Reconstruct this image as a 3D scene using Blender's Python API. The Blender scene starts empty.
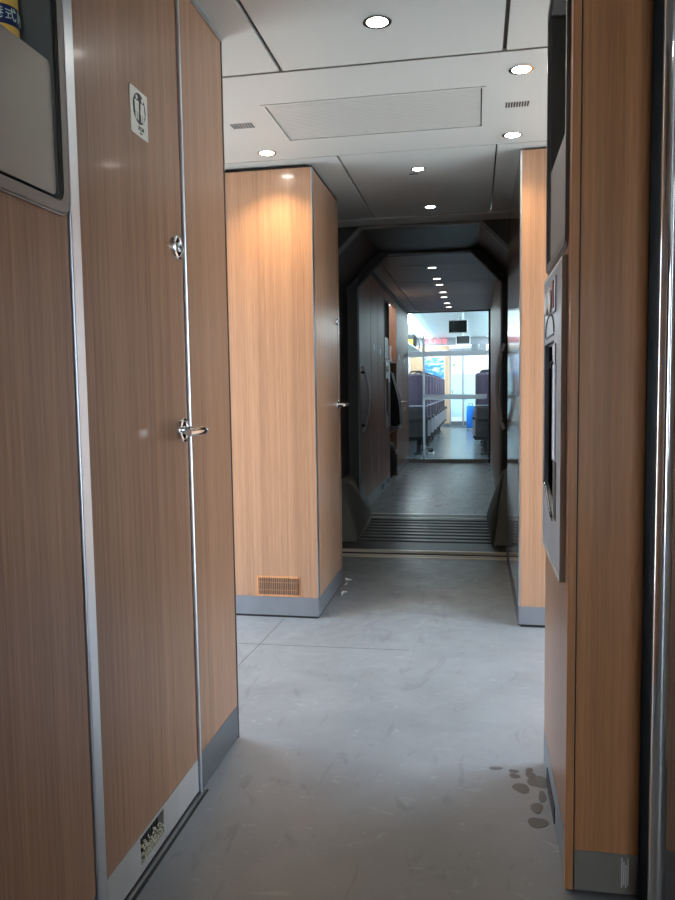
import bpy, bmesh, math, random
from mathutils import Vector, Matrix
random.seed(7)
S = bpy.context.scene
COL = S.collection
PI = math.pi

# ------------------------------------------------------------------ camera
def set_camera():
    pitch, yaw, roll = 0.0795530662, 0.182255619, -0.0146813825
    cy, sy, cp, sp = math.cos(yaw), math.sin(yaw), math.cos(pitch), math.sin(pitch)
    r = Vector((cy, sy, 0)); f = Vector((-sy*cp, cy*cp, -sp)); u = r.cross(f)
    cr, sr = math.cos(roll), math.sin(roll)
    right = r*cr + u*sr; up = u*cr - r*sr
    cam = bpy.data.cameras.new('camera')
    cam.sensor_fit = 'VERTICAL'; cam.sensor_height = 36.0; cam.lens = 754.62/900*36.0
    cam.clip_start = 0.02
    o = bpy.data.objects.new('camera', cam); COL.objects.link(o)
    o.matrix_world = Matrix(((right.x, up.x, -f.x, 0), (right.y, up.y, -f.y, 0),
                             (right.z, up.z, -f.z, 1.18), (0, 0, 0, 1)))
    S.camera = o
set_camera()

# ------------------------------------------------------------------ world, exposure, light
W = bpy.data.worlds.new('sky'); S.world = W; W.use_nodes = True
bg = W.node_tree.nodes['Background']
bg.inputs[0].default_value = (0.74, 0.87, 1.0, 1); bg.inputs[1].default_value = 9.0     # bright hazy sky
sun = bpy.data.lights.new('sun', 'SUN'); sun.energy = 30.0; sun.angle = math.radians(2); sun.color = (1, .96, .90)
so = bpy.data.objects.new('sun', sun); COL.objects.link(so); so.rotation_euler = (math.radians(-38), 0, 0)   # along the train
S.view_settings.view_transform = 'Standard'; S.view_settings.look = 'None'
S.view_settings.gamma = 1.0; S.view_settings.exposure = 0.08
S.view_settings.use_curve_mapping = False
S.cycles.use_denoising = True
S.cycles.max_bounces = 10; S.cycles.diffuse_bounces = 5; S.cycles.glossy_bounces = 4
S.cycles.transparent_max_bounces = 12
S.cycles.sample_clamp_indirect = 6.0
S.cycles.caustics_reflective = False; S.cycles.caustics_refractive = False
LAMP_VEST, LAMP_HALL, FILL_BACK = 14.0, 1.6, 1.5

def portal(loc, rot, sx, sy):
    l = bpy.data.lights.new('daylight_portal', 'AREA'); l.shape = 'RECTANGLE'; l.size = sx; l.size_y = sy
    l.cycles.is_portal = True
    o = bpy.data.objects.new('daylight_portal', l); COL.objects.link(o); o.location = loc; o.rotation_euler = rot

# ------------------------------------------------------------------ materials
def lin(c):
    return tuple((v/255/12.92 if v/255 <= 0.04045 else ((v/255+0.055)/1.055)**2.4) for v in c)
def plain(name, col, rough=0.5, metal=0.0, coat=0.0, bump=0.0, bscale=60, var=0.0, spec=0.5):
    m = bpy.data.materials.new(name); m.use_nodes = True
    nt = m.node_tree; b = nt.nodes['Principled BSDF']
    b.inputs['Base Color'].default_value = (*col, 1); b.inputs['Roughness'].default_value = rough
    b.inputs['Metallic'].default_value = metal; b.inputs['Coat Weight'].default_value = coat
    b.inputs['Specular IOR Level'].default_value = spec
    if coat: b.inputs['Coat Roughness'].default_value = 0.08
    if bump or var:
        tc = nt.nodes.new('ShaderNodeNewGeometry')
        n = nt.nodes.new('ShaderNodeTexNoise'); n.inputs['Scale'].default_value = bscale; n.inputs['Detail'].default_value = 4
        nt.links.new(tc.outputs['Position'], n.inputs['Vector'])
        if bump:
            bp = nt.nodes.new('ShaderNodeBump'); bp.inputs['Strength'].default_value = bump; bp.inputs['Distance'].default_value = 0.002
            nt.links.new(n.outputs['Fac'], bp.inputs['Height']); nt.links.new(bp.outputs['Normal'], b.inputs['Normal'])
        if var:
            mx = nt.nodes.new('ShaderNodeMix'); mx.data_type = 'RGBA'
            mx.inputs['A'].default_value = (*[c*(1-var) for c in col], 1); mx.inputs['B'].default_value = (*[min(1, c*(1+var)) for c in col], 1)
            nt.links.new(n.outputs['Fac'], mx.inputs['Factor']); nt.links.new(mx.outputs['Result'], b.inputs['Base Color'])
    return m

def wood(name, light, dark, rough=0.32, coat=0.25, fine=260, spec=.5):
    m = bpy.data.materials.new(name); m.use_nodes = True
    nt = m.node_tree; L = nt.links; N = nt.nodes.new; b = nt.nodes['Principled BSDF']
    g = N('ShaderNodeNewGeometry'); sp = N('ShaderNodeSeparateXYZ'); L.new(g.outputs['Position'], sp.inputs[0])
    ad = N('ShaderNodeMath'); ad.operation = 'ADD'; L.new(sp.outputs['X'], ad.inputs[0]); L.new(sp.outputs['Y'], ad.inputs[1])
    def noise(ku, kz, det):
        a = N('ShaderNodeMath'); a.operation = 'MULTIPLY'; a.inputs[1].default_value = ku; L.new(ad.outputs[0], a.inputs[0])
        z = N('ShaderNodeMath'); z.operation = 'MULTIPLY'; z.inputs[1].default_value = kz; L.new(sp.outputs['Z'], z.inputs[0])
        c = N('ShaderNodeCombineXYZ'); L.new(a.outputs[0], c.inputs[0]); L.new(z.outputs[0], c.inputs[1])
        n = N('ShaderNodeTexNoise'); n.inputs['Scale'].default_value = 1; n.inputs['Detail'].default_value = det
        L.new(c.outputs[0], n.inputs['Vector']); return n.outputs['Fac']
    broad = noise(22, 0.12, 1.5); mid = noise(75, 0.5, 2); fi = noise(fine, 6.0, 3)
    def rng(sock, a, bb, lo, hi):
        r = N('ShaderNodeMapRange'); r.inputs[1].default_value = a; r.inputs[2].default_value = bb
        r.inputs[3].default_value = lo; r.inputs[4].default_value = hi; L.new(sock, r.inputs[0]); return r.outputs[0]
    s1 = rng(broad, .3, .7, 0, .45); s2 = rng(mid, .35, .65, -.08, .34); s3 = rng(fi, .35, .65, -.06, .36)
    a1 = N('ShaderNodeMath'); a1.operation = 'ADD'; L.new(s1, a1.inputs[0]); L.new(s2, a1.inputs[1])
    a2 = N('ShaderNodeMath'); a2.operation = 'ADD'; L.new(a1.outputs[0], a2.inputs[0]); L.new(s3, a2.inputs[1])
    mx = N('ShaderNodeMix'); mx.data_type = 'RGBA'
    mx.inputs['A'].default_value = (*dark, 1); mx.inputs['B'].default_value = (*light, 1)
    L.new(a2.outputs[0], mx.inputs['Factor']); L.new(mx.outputs['Result'], b.inputs['Base Color'])
    b.inputs['Roughness'].default_value = rough; b.inputs['Specular IOR Level'].default_value = spec; b.inputs['Coat Weight'].default_value = coat; b.inputs['Coat Roughness'].default_value = 0.09
    return m

def floor_mat(name, col, rough, scuff=1.0):
    m = bpy.data.materials.new(name); m.use_nodes = True
    nt = m.node_tree; L = nt.links; N = nt.nodes.new; b = nt.nodes['Principled BSDF']
    g = N('ShaderNodeNewGeometry')
    def noise(scale, det, dist=0, sc=(1, 1, 1), off=(0, 0, 0)):
        mp = N('ShaderNodeMapping'); mp.inputs['Scale'].default_value = sc; mp.inputs['Location'].default_value = off
        L.new(g.outputs['Position'], mp.inputs['Vector'])
        n = N('ShaderNodeTexNoise'); n.inputs['Scale'].default_value = scale; n.inputs['Detail'].default_value = det
        n.inputs['Distortion'].default_value = dist
        L.new(mp.outputs[0], n.inputs['Vector']); return n.outputs['Fac']
    def rng(sock, a, bb, lo, hi):
        r = N('ShaderNodeMapRange'); r.inputs[1].default_value = a; r.inputs[2].default_value = bb
        r.inputs[3].default_value = lo; r.inputs[4].default_value = hi; L.new(sock, r.inputs[0]); return r.outputs[0]
    def mul(a, c):
        q = N('ShaderNodeMath'); q.operation = 'MULTIPLY'; L.new(a, q.inputs[0]); L.new(c, q.inputs[1]); return q.outputs[0]
    cloud = rng(noise(3.0, 5, .6), .3, .7, 0.88, 1.08)
    speck = rng(noise(420, 2), .35, .75, 0.9, 1.12)
    fl = rng(noise(70, 3), .70, .76, 1.0, 1.0+.5*scuff)                     # pale flecks of dirt
    sc = rng(noise(9, 6, 2.5, (1, .35, 1), (3, 1, 0)), .60, .68, 1.0, 1.0-.16*scuff)   # dark scuffs
    sl = rng(noise(14, 6, 3.0, (.6, 1, 1), (7, 2, 0)), .62, .70, 1.0, 1.0+.22*scuff)   # pale scuffs
    f = mul(mul(mul(cloud, speck), mul(fl, sc)), sl)
    mx = N('ShaderNodeVectorMath'); mx.operation = 'SCALE'; mx.inputs[0].default_value = col; L.new(f, mx.inputs['Scale'])
    L.new(mx.outputs[0], b.inputs['Base Color'])
    L.new(rng(noise(6, 5, 1.5, (1, 1, 1), (5, 0, 0)), .3, .7, rough-.10, rough+.12), b.inputs['Roughness'])
    bp = N('ShaderNodeBump'); bp.inputs['Strength'].default_value = .15; bp.inputs['Distance'].default_value = .001
    L.new(noise(300, 2), bp.inputs['Height']); L.new(bp.outputs['Normal'], b.inputs['Normal'])
    return m

def brushed(name, col, rough, kz=True, metal=1.0):
    m = bpy.data.materials.new(name); m.use_nodes = True
    nt = m.node_tree; L = nt.links; N = nt.nodes.new; b = nt.nodes['Principled BSDF']
    g = N('ShaderNodeNewGeometry'); mp = N('ShaderNodeMapping'); mp.inputs['Scale'].default_value = (12, 12, 5) if kz else (4, 4, 4)
    L.new(g.outputs['Position'], mp.inputs[0])
    n = N('ShaderNodeTexNoise'); n.inputs['Scale'].default_value = 1; n.inputs['Detail'].default_value = 6; L.new(mp.outputs[0], n.inputs['Vector'])
    r = N('ShaderNodeMapRange'); r.inputs[3].default_value = rough-.08; r.inputs[4].default_value = rough+.12; L.new(n.outputs['Fac'], r.inputs[0]); L.new(r.outputs[0], b.inputs['Roughness'])
    c = N('ShaderNodeMapRange'); c.inputs[3].default_value = .8; c.inputs[4].default_value = 1.15; L.new(n.outputs['Fac'], c.inputs[0])
    v = N('ShaderNodeVectorMath'); v.operation = 'SCALE'; v.inputs[0].default_value = col; L.new(c.outputs[0], v.inputs['Scale']); L.new(v.outputs[0], b.inputs['Base Color'])
    b.inputs['Metallic'].default_value = metal
    return m

def emit(name, col, s):
    m = bpy.data.materials.new(name); m.use_nodes = True; nt = m.node_tree
    b = nt.nodes['Principled BSDF']; b.inputs['Base Color'].default_value = (*col, 1)
    b.inputs['Emission Color'].default_value = (*col, 1); b.inputs['Emission Strength'].default_value = s
    return m

def glass_mat(name, tint=(.93, .97, .98), ior=1.45, rough=0.0):
    m = bpy.data.materials.new(name); m.use_nodes = True; nt = m.node_tree; nt.nodes.clear()
    o = nt.nodes.new('ShaderNodeOutputMaterial'); t = nt.nodes.new('ShaderNodeBsdfTransparent'); t.inputs[0].default_value = (*tint, 1)
    g = nt.nodes.new('ShaderNodeBsdfGlossy'); g.inputs['Roughness'].default_value = rough
    f = nt.nodes.new('ShaderNodeFresnel'); f.inputs[0].default_value = ior
    x = nt.nodes.new('ShaderNodeMixShader'); nt.links.new(f.outputs[0], x.inputs[0]); nt.links.new(t.outputs[0], x.inputs[1]); nt.links.new(g.outputs[0], x.inputs[2])
    nt.links.new(x.outputs[0], o.inputs[0]); return m

def frost_mat(name):
    m = bpy.data.materials.new(name); m.use_nodes = True; nt = m.node_tree; nt.nodes.clear()
    o = nt.nodes.new('ShaderNodeOutputMaterial'); t = nt.nodes.new('ShaderNodeBsdfTranslucent'); t.inputs[0].default_value = (.9, .95, 1, 1)
    d = nt.nodes.new('ShaderNodeBsdfDiffuse'); d.inputs[0].default_value = (.8, .85, .9, 1)
    tr = nt.nodes.new('ShaderNodeBsdfTransparent')
    x = nt.nodes.new('ShaderNodeMixShader'); x.inputs[0].default_value = .3
    nt.links.new(t.outputs[0], x.inputs[1]); nt.links.new(d.outputs[0], x.inputs[2])
    y = nt.nodes.new('ShaderNodeMixShader'); y.inputs[0].default_value = .12
    nt.links.new(x.outputs[0], y.inputs[1]); nt.links.new(tr.outputs[0], y.inputs[2]); nt.links.new(y.outputs[0], o.inputs[0]); return m

def poster_mat(name):                # blue sky with white clouds, a flat print
    m = bpy.data.materials.new(name); m.use_nodes = True; nt = m.node_tree; b = nt.nodes['Principled BSDF']
    g = nt.nodes.new('ShaderNodeNewGeometry'); mp = nt.nodes.new('ShaderNodeMapping'); mp.inputs['Scale'].default_value = (1, 1, 3)
    n = nt.nodes.new('ShaderNodeTexNoise'); n.inputs['Scale'].default_value = 5; n.inputs['Detail'].default_value = 5
    r = nt.nodes.new('ShaderNodeValToRGB'); r.color_ramp.elements[0].position = .48; r.color_ramp.elements[0].color = (.03, .22, .75, 1)
    r.color_ramp.elements[1].position = .68; r.color_ramp.elements[1].color = (.75, .88, .95, 1)
    nt.links.new(g.outputs['Position'], mp.inputs[0]); nt.links.new(mp.outputs[0], n.inputs['Vector']); nt.links.new(n.outputs['Fac'], r.inputs[0])
    nt.links.new(r.outputs[0], b.inputs['Base Color']); b.inputs['Roughness'].default_value = .4
    return m

M = dict(
    wood=wood('beech_laminate', (.40, .225, .137), (.225, .118, .069), coat=.08, spec=.35),
    wood_cab=wood('cabinet_beech_laminate', (.46, .265, .16), (.31, .17, .10), rough=.28, coat=.35),
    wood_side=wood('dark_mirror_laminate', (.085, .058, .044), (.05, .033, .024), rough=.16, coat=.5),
    wood_warm=wood('warm_beech_laminate', (.66, .315, .14), (.46, .205, .088), coat=.03, rough=.4, spec=.25),
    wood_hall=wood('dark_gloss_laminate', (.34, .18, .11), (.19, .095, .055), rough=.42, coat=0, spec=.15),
    ceil=plain('ceiling_paint', (.42, .435, .42), .45, bump=.05, bscale=200),
    black=plain('black_gap', (.012, .012, .012), .7),
    rubber=plain('black_rubber', (.016, .017, .017), .55, bump=.2, bscale=80),
    gasket=plain('dark_blue_gasket', (.006, .010, .014), .45),
    darkgrey=plain('dark_grey_plastic', (.030, .031, .030), .42, bump=.1, bscale=150),
    shroud=plain('grey_green_moulding', (.18, .20, .19), .5, bump=.12, bscale=120, var=.15),
    alu=plain('satin_aluminium', (.62, .66, .70), .33, 1.0),
    steel=brushed('brushed_steel', (.52, .52, .51), .42, metal=.55),
    steel_dark=brushed('grey_steel_kick_plate', (.22, .23, .25), .42),
    kick=brushed('blue_grey_kick_plate', (.25, .27, .30), .45, metal=.6),
    steel_warm=brushed('brownish_kick_plate', (.30, .275, .235), .45, metal=.5),
    chrome=plain('chrome', (.80, .80, .80), .08, 1.0),
    flap=brushed('stainless_flap', (.27, .255, .235), .42, False), rim=brushed('stainless_rim', (.20, .19, .18), .4, False), hopper=plain('hopper_grey', (.17, .175, .17), .5),
    disp=brushed('grey_dispenser_metal', (.42, .44, .47), .38),
    alcove=plain('alcove_dark', (.16, .17, .19), .35),
    white=plain('white_plastic', (.75, .75, .72), .5),
    card=plain('cream_card', (.78, .77, .68), .5),
    ink=plain('black_ink', (.015, .015, .018), .5),
    red=plain('red_mark', (.35, .02, .02), .4),
    floor=floor_mat('grey_vinyl_floor', (.235, .26, .288), .42),
    floor_hall=floor_mat('hall_vinyl_floor', (.20, .21, .215), .36, .5),
    floor_sal=plain('saloon_floor', (.10, .12, .135), .25, var=.12, bscale=3),
    wet=plain('wet_stain', (.105, .112, .118), .35),
    plate=plain('gangway_plate', (.045, .045, .042), .45, bump=.25, bscale=90),
    ribgap=plain('rib_gap', (.008, .008, .008), .6),
    rib=plain('rib_rubber', (.085, .085, .08), .4, bump=.1, bscale=120),
    strip=plain('metal_strip', (.80, .78, .70), .4, .2),
    seat=plain('plum_seat_cloth', (.060, .045, .075), .85, bump=.3, bscale=250, var=.2),
    seatdark=plain('seat_shell', (.014, .014, .017), .7),
    seatgrey=plain('seat_grey_trim', (.28, .28, .31), .4),
    salwhite=plain('saloon_white', (.88, .90, .90), .4),
    salwood=wood('saloon_wood', (.62, .42, .27), (.45, .29, .17), .45, .1),
    screen=plain('black_screen', (.006, .007, .008), .12),
    blue=plain('bright_blue_shell', (.01, .20, .75), .3),
    yellow=plain('yellow_cloth', (.85, .48, .02), .7),
    bagblack=plain('black_cloth', (.012, .012, .015), .75, bump=.3, bscale=200),
    platform=plain('platform_concrete', (.42, .43, .43), .8, bump=.2, bscale=20),
    green=plain('dark_green_foil', (.01, .12, .075), .3),
    gold=plain('yellow_can_print', (.92, .58, .11), .35),
    navy=plain('navy_band', (.01, .025, .12), .35),
    maroon=plain('maroon_print', (.16, .03, .02), .4),
    pale=plain('pale_green_lettering', (.75, .92, .84), .5),
    foam=plain('crumbling_foam', (.62, .58, .46), .9),
    lens=emit('lamp_lens', (1.0, .96, .88), 45.0),
    lens_hall=emit('hall_lamp_lens', (1.0, .98, .95), 5.0),
    led=emit('red_led', (1.0, .08, .10), 2.2),
    added_strip_light=emit('added_saloon_light', (.86, .96, 1.0), 36.0),
    glass=glass_mat('clear_glass'), frost=frost_mat('frosted_band'), poster=poster_mat('sky_poster'),
    cyan=plain('pale_cyan_panel', (.50, .72, .75), .3),
    greenmark=plain('green_mark', (.05, .45, .12), .5), yellowmark=plain('yellow_mark', (.80, .62, .05), .5),
)

# ------------------------------------------------------------------ builders
def bm_new(): return bmesh.new()
def add_box(bm, x0, x1, y0, y1, z0, z1, bev=0, seg=2):
    r = bmesh.ops.create_cube(bm, size=1.0)
    vs = r['verts']
    for v in vs:
        v.co = Vector(((x0+x1)/2+v.co.x*(x1-x0), (y0+y1)/2+v.co.y*(y1-y0), (z0+z1)/2+v.co.z*(z1-z0)))
    if bev:
        es = list({e for v in vs for e in v.link_edges})
        bmesh.ops.bevel(bm, geom=es, offset=bev, segments=seg, affect='EDGES', profile=.5)
    return bm
def box(*a, **k): return add_box(bm_new(), *a, **k)
def basis(axis):
    a = Vector(axis).normalized(); t = Vector((0, 0, 1)) if abs(a.z) < .9 else Vector((1, 0, 0))
    u = t.cross(a).normalized(); v = a.cross(u); return a, u, v
def add_cyl(bm, c, axis, r0, r1, h, n=20):
    a, u, v = basis(axis); c = Vector(c)
    A = [bm.verts.new(c+(u*math.cos(2*PI*i/n)+v*math.sin(2*PI*i/n))*r0) for i in range(n)]
    B = [bm.verts.new(c+a*h+(u*math.cos(2*PI*i/n)+v*math.sin(2*PI*i/n))*r1) for i in range(n)]
    for i in range(n): bm.faces.new((A[i], A[(i+1) % n], B[(i+1) % n], B[i]))
    bm.faces.new(list(reversed(A))); bm.faces.new(B); return bm
def add_lathe(bm, c, axis, prof, n=24):
    a, u, v = basis(axis); c = Vector(c); rings = []
    for r, h in prof: rings.append([bm.verts.new(c+a*h+(u*math.cos(2*PI*i/n)+v*math.sin(2*PI*i/n))*max(r, 1e-5)) for i in range(n)])
    for A, B in zip(rings, rings[1:]):
        for i in range(n): bm.faces.new((A[i], A[(i+1) % n], B[(i+1) % n], B[i]))
    bm.faces.new(list(reversed(rings[0]))); bm.faces.new(rings[-1]); return bm
def add_tube(bm, pts, r, n=10):
    pts = [Vector(p) for p in pts]; rs = r if isinstance(r, (list, tuple)) else [r]*len(pts); rings = []
    up = None
    for i, p in enumerate(pts):
        d = (pts[min(i+1, len(pts)-1)]-pts[max(i-1, 0)]).normalized()
        if up is None: _, u, _v = basis(d)
        else: u = (up-d*up.dot(d)).normalized()
        up = u; v = d.cross(u)
        rings.append([bm.verts.new(p+(u*math.cos(2*PI*k/n)+v*math.sin(2*PI*k/n))*rs[i]) for k in range(n)])
    for A, B in zip(rings, rings[1:]):
        for k in range(n): bm.faces.new((A[k], A[(k+1) % n], B[(k+1) % n], B[k]))
    bm.faces.new(list(reversed(rings[0]))); bm.faces.new(rings[-1]); return bm
def add_prism(bm, poly, plane, a, b):
    """poly: 2D outline; plane 'xz' extrudes along y, 'yz' along x, 'xy' along z."""
    def P(p, t):
        return {'xz': (p[0], t, p[1]), 'yz': (t, p[0], p[1]), 'xy': (p[0], p[1], t)}[plane]
    A = [bm.verts.new(P(p, a)) for p in poly]; B = [bm.verts.new(P(p, b)) for p in poly]; n = len(poly)
    for i in range(n): bm.faces.new((A[i], A[(i+1) % n], B[(i+1) % n], B[i]))
    bm.faces.new(list(reversed(A))); bm.faces.new(B); bmesh.ops.recalc_face_normals(bm, faces=bm.faces[:]); return bm
def add_band(bm, outer, inner, plane, a, b, closed=True):
    """a plate with a hole: outlines of equal length joined into a ring of thickness a..b"""
    def P(p, t):
        return {'xz': (p[0], t, p[1]), 'yz': (t, p[0], p[1]), 'xy': (p[0], p[1], t)}[plane]
    n = len(outer)
    V = [[bm.verts.new(P(p, t)) for p in o] for o, t in ((outer, a), (inner, a), (outer, b), (inner, b))]
    for i in range(n if closed else n-1):
        j = (i+1) % n
        bm.faces.new((V[0][i], V[0][j], V[1][j], V[1][i])); bm.faces.new((V[2][i], V[3][i], V[3][j], V[2][j]))
        bm.faces.new((V[0][i], V[2][i], V[2][j], V[0][j])); bm.faces.new((V[1][i], V[1][j], V[3][j], V[3][i]))
    if not closed:
        for i in (0, n-1): bm.faces.new((V[0][i], V[1][i], V[3][i], V[2][i]))
    bmesh.ops.recalc_face_normals(bm, faces=bm.faces[:]); return bm
def rrect(x0, x1, z0, z1, r, n=5):
    out = []
    for cx, cz, a0 in ((x1-r, z1-r, 0), (x0+r, z1-r, 90), (x0+r, z0+r, 180), (x1-r, z0+r, 270)):
        for i in range(n+1):
            a = math.radians(a0+90*i/n); out.append((cx+r*math.cos(a), cz+r*math.sin(a)))
    return out
def holed(plane, u0, u1, z0, z1, t0, t1, holes):
    """a wall board with rectangular openings, one mesh"""
    bm = bm_new()
    us = sorted({u0, u1, *[h[0] for h in holes], *[h[1] for h in holes]}); zs = sorted({z0, z1, *[h[2] for h in holes], *[h[3] for h in holes]})
    for a, b in zip(us, us[1:]):
        for c, d in zip(zs, zs[1:]):
            if any(h[0] <= (a+b)/2 <= h[1] and h[2] <= (c+d)/2 <= h[3] for h in holes): continue
            if plane == 'x': add_box(bm, t0, t1, a, b, c, d)
            else: add_box(bm, a, b, t0, t1, c, d)
    return bm

WPOS = {}
def link(name, bm, mat, parent=None, world=True, smooth=False):
    """ONE mesh object; world=True: the mesh is in world coordinates and is moved into its root's frame"""
    me = bpy.data.meshes.new(name)
    if parent is None:
        xs = [v.co for v in bm.verts]
        c = Vector(((min(v.x for v in xs)+max(v.x for v in xs))/2, (min(v.y for v in xs)+max(v.y for v in xs))/2, min(v.z for v in xs)))
    else: c = WPOS[parent.name] if world else Vector((0, 0, 0))
    for v in bm.verts: v.co -= c
    bm.to_mesh(me); bm.free()
    if smooth:
        for p in me.polygons: p.use_smooth = True
        me.set_sharp_from_angle(angle=math.radians(38))
    me.materials.append(mat if not isinstance(mat, str) else M[mat])
    o = bpy.data.objects.new(name, me); COL.objects.link(o)
    if parent is None: o.location = c
    else: o.parent = parent
    WPOS[o.name] = c if world else (WPOS[parent.name] if parent else c)
    return o
def tag(o, label, cat=None, group=None, kind=None):
    if label: o['label'] = label
    if cat: o['category'] = cat
    if group: o['group'] = group
    if kind: o['kind'] = kind
    return o
def root(name, loc, label, cat, group=None, kind=None, rz=0):
    o = bpy.data.objects.new(name, None); COL.objects.link(o); o.empty_display_size = .1
    o.location = loc; o.rotation_euler = (0, 0, rz); WPOS[o.name] = Vector(loc)
    return tag(o, label, cat, group, kind)
def struct(name, loc, label, cat): return root(name, loc, label, cat, kind='structure')
def copy_tree(o, parent=None):
    c = o.copy(); COL.objects.link(c)
    if parent: c.parent = parent
    WPOS[c.name] = WPOS.get(o.name, Vector())
    for ch in list(o.children): copy_tree(ch, c)
    return c
def stuff(o): o['kind'] = 'stuff'; return o
def text_mesh(name, body, size, mat, parent, loc, rot, depth=.0004):
    cu = bpy.data.curves.new(name, 'FONT'); cu.body = body; cu.size = size; cu.align_x = 'CENTER'; cu.align_y = 'CENTER'; cu.extrude = depth
    t = bpy.data.objects.new(name, cu); COL.objects.link(t)
    dg = bpy.context.evaluated_depsgraph_get(); dg.update()
    me = bpy.data.meshes.new_from_object(t.evaluated_get(dg)); bpy.data.objects.remove(t); bpy.data.curves.remove(cu)
    me.name = name; me.materials.clear(); me.materials.append(M[mat])
    o = bpy.data.objects.new(name, me); COL.objects.link(o); o.parent = parent; o.location = loc; o.rotation_euler = rot
    WPOS[o.name] = Vector(loc)
    return o

H = 2.30                 # vestibule ceiling
XL, XR = -.80, .210      # corridor walls
WL, WR = -2.0, 1.2       # car body sides
YF = 3.74                # cabinet fronts
# ------------------------------------------------------------------ floors and outside
fl = struct('floor', (0, 0, 0), 'scuffed grey vinyl floor of the vestibule and corridor', 'floor')
link('vinyl', box(WL-.1, WR+.1, -3.2, 5.2, -.06, 0), 'floor', fl)
# dark damp spots by the right wall
for i, (px, py, rx, ry) in enumerate([(.060, 2.31, .020, .010), (.114, 2.30, .014, .011), (.163, 2.285, .017, .018), (.162, 2.315, .012, .012), (.185, 2.245, .030, .038),
                                      (.131, 2.20, .026, .026), (.168, 2.10, .018, .025), (.165, 2.025, .025, .028), (.115, 2.27, .016, .013), (.188, 2.16, .012, .03)]):
    bm = bm_new(); n = 28; rr = random.Random(i)
    k = [1+.12*math.sin(2*2*PI*j/n+i*2)+.07*math.sin(3*2*PI*j/n+i)+.03*rr.uniform(-1, 1) for j in range(n)]
    add_prism(bm, [(px+rx*k[j]*math.cos(2*PI*j/n), py+ry*k[j]*math.sin(2*PI*j/n)) for j in range(n)], 'xy', .0001, .0007)
    o = link('damp_spot', bm, 'wet', fl)
# thin welded seams in the vinyl
for seam in ([(-1.9, 3.30), (-.30, 3.335)], [(-1.02, 2.75), (-.98, 3.72)]):
    (ax, ay), (bx_, by) = seam; d = Vector((bx_-ax, by-ay)).normalized()*.0012; nx, ny = -d.y, d.x
    bm = bm_new(); add_prism(bm, [(ax-nx, ay-ny), (bx_-nx, by-ny), (bx_+nx, by+ny), (ax+nx, ay+ny)], 'xy', 0, .0004); link('floor_seam', bm, 'darkgrey', fl)
hf = struct('floor', (0, 9, 0), 'dim grey vinyl floor of the hall beyond the gangway', 'floor')
link('vinyl', box(-2.0, 1.2, 7.08, 12.14, -.06, 0), 'floor_hall', hf)
sf = struct('floor', (0, 18, 0), 'dark shiny floor of the seating saloon', 'floor')
link('vinyl', box(WL-.1, WR+.1, 12.14, 24.2, -.06, 0), 'floor_sal', sf)
pf = link('platform', box(-14, 14, -12, 34, -.9, -.12), 'platform'); tag(pf, 'pale concrete station platform outside the doors', 'platform', kind='structure')

# ------------------------------------------------------------------ ceiling
ce = struct('ceiling', (0, 2, H), 'pale grey panelled ceiling of the vestibule', 'ceiling')
G = .007
def cpanel(x0, x1, y0, y1, holes=()):
    bm = bm_new()
    xs = sorted({x0, x1, *[h[0] for h in holes], *[h[1] for h in holes]}); ys = sorted({y0, y1, *[h[2] for h in holes], *[h[3] for h in holes]})
    for a, b in zip(xs, xs[1:]):
        for c, d in zip(ys, ys[1:]):
            if any(h[0] <= (a+b)/2 <= h[1] and h[2] <= (c+d)/2 <= h[3] for h in holes): continue
            add_box(bm, a, b, c, d, H, H+.02)
    return link('panel', bm, 'ceil', ce)
cpanel(WL, -.675-G, -3.2, 2.68-G); cpanel(-.675+G, .093-G, -3.2, 2.68-G); cpanel(.093+G, WR, -3.2, 2.68-G)
VX0, VX1, VY0, VY1 = -.835, .036, 2.963, 3.408
cpanel(WL, WR, 2.68+G, 3.665-.004, [(VX0+.006, VX1-.006, VY0+.006, VY1-.006)])
cpanel(WL, -.655-.005, 3.665+.004, 5.02); cpanel(-.655+.005, .094-.004, 3.665+.004, 5.02); cpanel(.094+.004, WR, 3.665+.004, 5.02)
link('end_panel', box(WL, WR, 5.026, 5.215, H-.008, H+.02), 'ceil', ce)
link('void', box(WL, WR, -3.2, 5.2, H+.06, H+.08), 'black', ce)
link('inspection_slot', box(-.345, -.30, 4.05, 4.066, H-.001, H+.001), 'black', ce)
link('seam_shadow_strip', box(-.675-G, -.675+G, -3.2, 2.68, H+.012, H+.02), 'darkgrey', ce)
link('seam_shadow_strip', box(.093-G, .093+G, -3.2, 2.68, H+.012, H+.02), 'darkgrey', ce)
link('seam_shadow_strip', box(WL, WR, 2.68-G, 2.68+G, H+.012, H+.02), 'darkgrey', ce)
# big air vent
av = root('ceiling_vent', ((VX0+VX1)/2, (VY0+VY1)/2, H), 'wide finely slatted rectangular air vent in the vestibule ceiling', 'vent')
bm = bm_new(); o_ = [(VX0, VY0), (VX1, VY0), (VX1, VY1), (VX0, VY1)]; i_ = [(VX0+.013, VY0+.013), (VX1-.013, VY0+.013), (VX1-.013, VY1-.013), (VX0+.013, VY1-.013)]
add_band(bm, o_, i_, 'xy', H-.003, H+.015); link('frame', bm, 'ceil', av)
bm = bm_new(); N_ = 26
for k in range(N_):
    y = VY0+.022+(VY1-VY0-.044)*k/(N_-1); add_box(bm, VX0+.018, VX1-.018, y-.0066, y+.0066, H+.001, H+.008)
stuff(link('slats', bm, 'ceil', av)); link('backing', box(VX0+.007, VX1-.007, VY0+.007, VY1-.007, H+.013, H+.016), 'darkgrey', av)
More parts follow.
